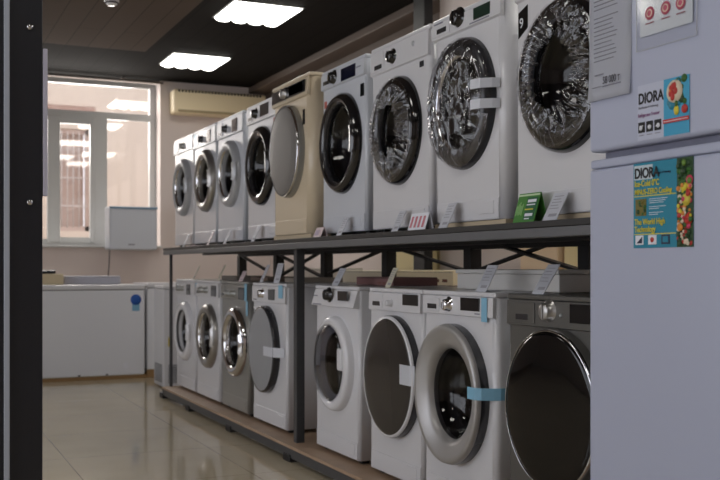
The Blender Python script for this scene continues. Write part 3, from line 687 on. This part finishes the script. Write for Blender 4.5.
MB_ = MB().box(3.40, 3.47, 6.33, 6.50, 0, 3.07, bev=.004).build('steel_column', RACKB); tag(MB_, 'dark steel column behind the rack, beside a tall yellow carton', 'column')

wb = thing('polystyrene_slab', 'long whitish box lying on top of the silver-ringed and dark grey machines', 'box', (2.18, 3.02, LB+.856))
MB().box(0, .30, 0, .74, 0, .066, bev=.004).build('slab_body', mat('grey_white_foam', (212, 210, 206), .7, bump=.2), wb)
MB().box(-.006, .306, -.004, .744, .067, .084, bev=.003).build('slab_lid', mat('grey_white_lid', (204, 203, 200), .6), wb)
carton('flat red-brown box on top of the machine with the slanted panel', 2.20, 4.42, LB+.856, .25, .44, .042, (128, 92, 90), (3,))
carton('small brown carton on top of the pale-disc machine left of the front post', 2.15, 5.5, LB+.856, .25, .33, .03, (150, 140, 128))
carton('low brown carton on top of the silver grey machine', 2.15, 6.15, LB+.856, .25, .35, .03, (120, 104, 92))
carton('low grey carton on top of the second machine of the lower row', 2.15, 6.8, LB+.856, .25, .38, .03, (132, 124, 116))

# ================================================================ PRICE TAGS AND LEAFLETS
ACR = mat('frosted_tag', (190, 192, 200), .55)
FINK = mat('faint_ink', (150, 150, 158), .7)
def price_tag(label, x, y, z, wd=.07, ht=.10, lean=.45, m=ACR, ink=FINK, group=None, rz=0):
    r = thing('price_tag', label, 'price tag', (x, y, z), -PI/2+rz, group)
    q = Matrix.Rotation(-lean, 4, 'X')
    MB().box(-wd/2, wd/2, 0, .0025, 0, ht, mtx=q).build('card', m, r)
    MB().box(-wd/2, wd/2, 0, .045+ht*math.sin(lean)*.3, 0, .002).build('stand', m, r)
    t_ = MB()
    for i in range(5): t_.box(-wd*.36, wd*(.30-.12*(i % 2)), -.0006, 0, ht*(.86-.11*i), ht*(.86-.11*i)+.0025, mtx=q)
    t_.box(-wd*.2, wd*.36, -.0006, 0, ht*.14, ht*.24, mtx=q)
    t_.build('printed_text', ink, r)
    return r
PKT = mat('pinkish_tag', (206, 186, 188), .5); YLT = mat('yellowish_tag', (200, 196, 178), .5)
XU = 1.905
def up(label, y, **k): return price_tag(label, XU, y, UB+.001, **k)
up('slim white price tag before the farthest upper washing machine', 7.36, wd=.045)
up('slim pinkish price tag before the chrome-ringed upper washing machine', 6.70, wd=.045, m=PKT)
up('slim white price tag before the third upper washing machine from the window', 6.30, wd=.05)
up('white price tag before the upper machine with thick black door ring', 5.73, wd=.055, ht=.11)
up('white price tag just right of the folded pink leaflet, before the blue-display machine', 4.42, wd=.06, ht=.10)
up('white price tag left of the pink striped leaflet on the upper shelf', 3.82, wd=.06, ht=.10)
up('white price tag right of the pink striped leaflet on the upper shelf', 3.40, wd=.065, ht=.11)
up('white price tag right of the green leaflet on the upper shelf', 2.695, wd=.078, ht=.105, lean=.5)
lf = thing('leaflet', 'small flat pinkish leaflet lying between the two farthest price tags of the upper shelf', 'leaflet', (1.93, 7.03, UB+.001), -PI/2)
MB().box(-.09, .09, -.035, .035, 0, .006).build('paper', PKT, lf)
def tent(label, y, wd, ht, dp, m, deco):
    r = thing('leaflet', label, 'leaflet', (1.905, y, UB+.001), -PI/2)
    MB().poly([(-wd/2, 0, 0), (-wd/2, dp/2, ht), (-wd/2, dp/2+.003, ht), (-wd/2, dp, 0), (-wd/2, dp-.003, 0), (-wd/2, dp/2+.0015, ht-.005), (-wd/2, .003, 0)], (wd, 0, 0)).build('folded_card', m, r)
    q = Matrix.Rotation(-math.atan2(dp/2, ht), 4, 'X')
    deco(r, q, wd, ht); return r
def deco_pink(r, q, wd, ht):
    t_ = MB()
    for i in range(4):
        xx = -wd/2+.012+i*.034
        t_.box(xx, xx+.017, -.0012, 0, ht*.16, ht*.85, mtx=q)
    t_.build('stripes', mat('rose_print', (196, 120, 132), .6), r)
tent('white leaflet with pink stripes standing before the first film-wrapped machine', 3.62, .15, .07, .045, PAPER, deco_pink)
def deco_plain(r, q, wd, ht):
    MB().box(-wd*.4, wd*.1, -.001, 0, ht*.2, ht*.8, mtx=q).build('faded_print', mat('faded_lilac', (176, 158, 176), .6), r)
tent('small folded pale pink leaflet before the gap right of the cream machine', 4.70, .10, .05, .045, PKT, deco_plain)
GP = mat('green_leaflet', (66, 128, 50), .5); GD = mat('deep_green_print', (30, 92, 60), .5)
def deco_green(r, q, wd, ht):
    t_ = MB(); t_.box(-.005, wd/2-.006, -.001, 0, .008, ht-.012, GD, mtx=q)
    for i, (a, b, c) in enumerate(((.002, wd/2-.012, PAPER), (.0, wd/2-.014, PAPER), (-.004, wd/2-.02, YEL), (.002, wd/2-.016, PAPER), (.004, wd/2-.03, PAPER))):
        z = ht*(.80-.165*i); t_.box(a, b, -.002, 0, z-(.010 if i in (0, 3) else .004)/1, z, c, mtx=q)
    for i in range(5): t_.box(-wd/2+.006+.008*i, -wd/2+.010+.008*i, -.002, 0, ht*.25+.004*(i % 2), ht*(.6+.06*(i % 3)), mat('pale_green_print', (150, 196, 130), .5), mtx=q)
    t_.box(-wd/2, wd/2, -.0015, .001, ht-.006, ht, mat('pale_green_edge', (196, 214, 180), .5), mtx=q)
    t_.build('print', None, r)
tent('bright green folded leaflet on the upper shelf below the two biggest wrapped doors', 2.845, .125, .10, .06, GP, deco_green)
XL, ZL = 2.005, LB+.856
def lo(label, y, **k): return price_tag(label, XL, y, ZL, **k)
lo('slim yellowish price tag on top between the two farthest lower machines', 7.44, wd=.035, ht=.115, m=YLT)
lo('slim yellowish price tag on the lower machine next to the silver grey one', 6.78, wd=.04, ht=.12, m=YLT)
lo('short pinkish price card on top of the silver grey machine', 6.27, wd=.085, ht=.075, m=PKT)
lo('slim grey price tag on the left corner of the pale-disc machine', 5.86, wd=.05, ht=.12)
lo('squarish grey price card on top of the pale-disc machine', 5.58, wd=.10, ht=.12, lean=.25)
lo('grey price tag on top of the slanted-panel machine', 4.70, wd=.08, ht=.10, lean=.5)
lo('slim pale price tag on the machine with smoky door', 4.09, wd=.05, ht=.10, m=YLT)
lo('clear grey price tag on the machine with blue tape on its ring', 3.28, wd=.075, ht=.115, lean=.5)
lo('grey price tag leaning on top of the dark grey machine', 2.905, wd=.07, ht=.125, lean=.6)

# ================================================================ CEILING LAMPS
DIFF = emit('lamp_diffuser', (255, 252, 244), LAMP_STRENGTH)
HOUS = mat('lamp_housing', (200, 202, 200), .4)
def lamp(x, y, label, group=None):
    r = thing('ceiling_light', label, 'ceiling light', (x, y, H), 0, group)
    w2 = .30
    MB().box(-w2, w2, -w2, -w2+.012, -.008, 0).box(-w2, w2, w2-.012, w2, -.008, 0).box(-w2, -w2+.012, -w2, w2, -.008, 0).box(w2-.012, w2, -w2, w2, -.008, 0).build('frame', HOUS, r)
    for k in range(4):
        t_ = bmesh.new(); xc = -.2138+.1425*k; hw = .0705; A = []; B = []
        for i in range(13):
            a = PI*i/12; A.append(t_.verts.new((xc-hw*math.cos(a), -.282, -.006-.030*math.sin(a)))); B.append(t_.verts.new((xc-hw*math.cos(a), .282, -.006-.030*math.sin(a))))
        for i in range(12): t_.faces.new((A[i], A[i+1], B[i+1], B[i]))
        t_.faces.new(A); t_.faces.new(B[::-1])
        bmesh.ops.recalc_face_normals(t_, faces=t_.faces)
        m2 = MB(); m2._take(t_, None, True); m2.build('diffuser', DIFF, r)
    return r
lamp(2.70, 9.95, 'square four-tube ceiling light farthest back, above the window corner')
lamp(2.66, 7.85, 'square four-tube ceiling light nearest the viewer in the picture, at the top edge')
for (x, y) in ((2.66, 5.6), (2.66, 3.3), (2.66, 1.0), (.2, 3.3), (.2, 1.0), (-2.0, 2.2), (-2.0, 6.5), (3.3, 4.0), (3.3, 2.2)):  # last two, behind the rack, are added to brighten the wall there
    lamp(x, y, 'unseen square four-tube ceiling light in the rows nearer the viewer', 'ceiling lights above the aisle')
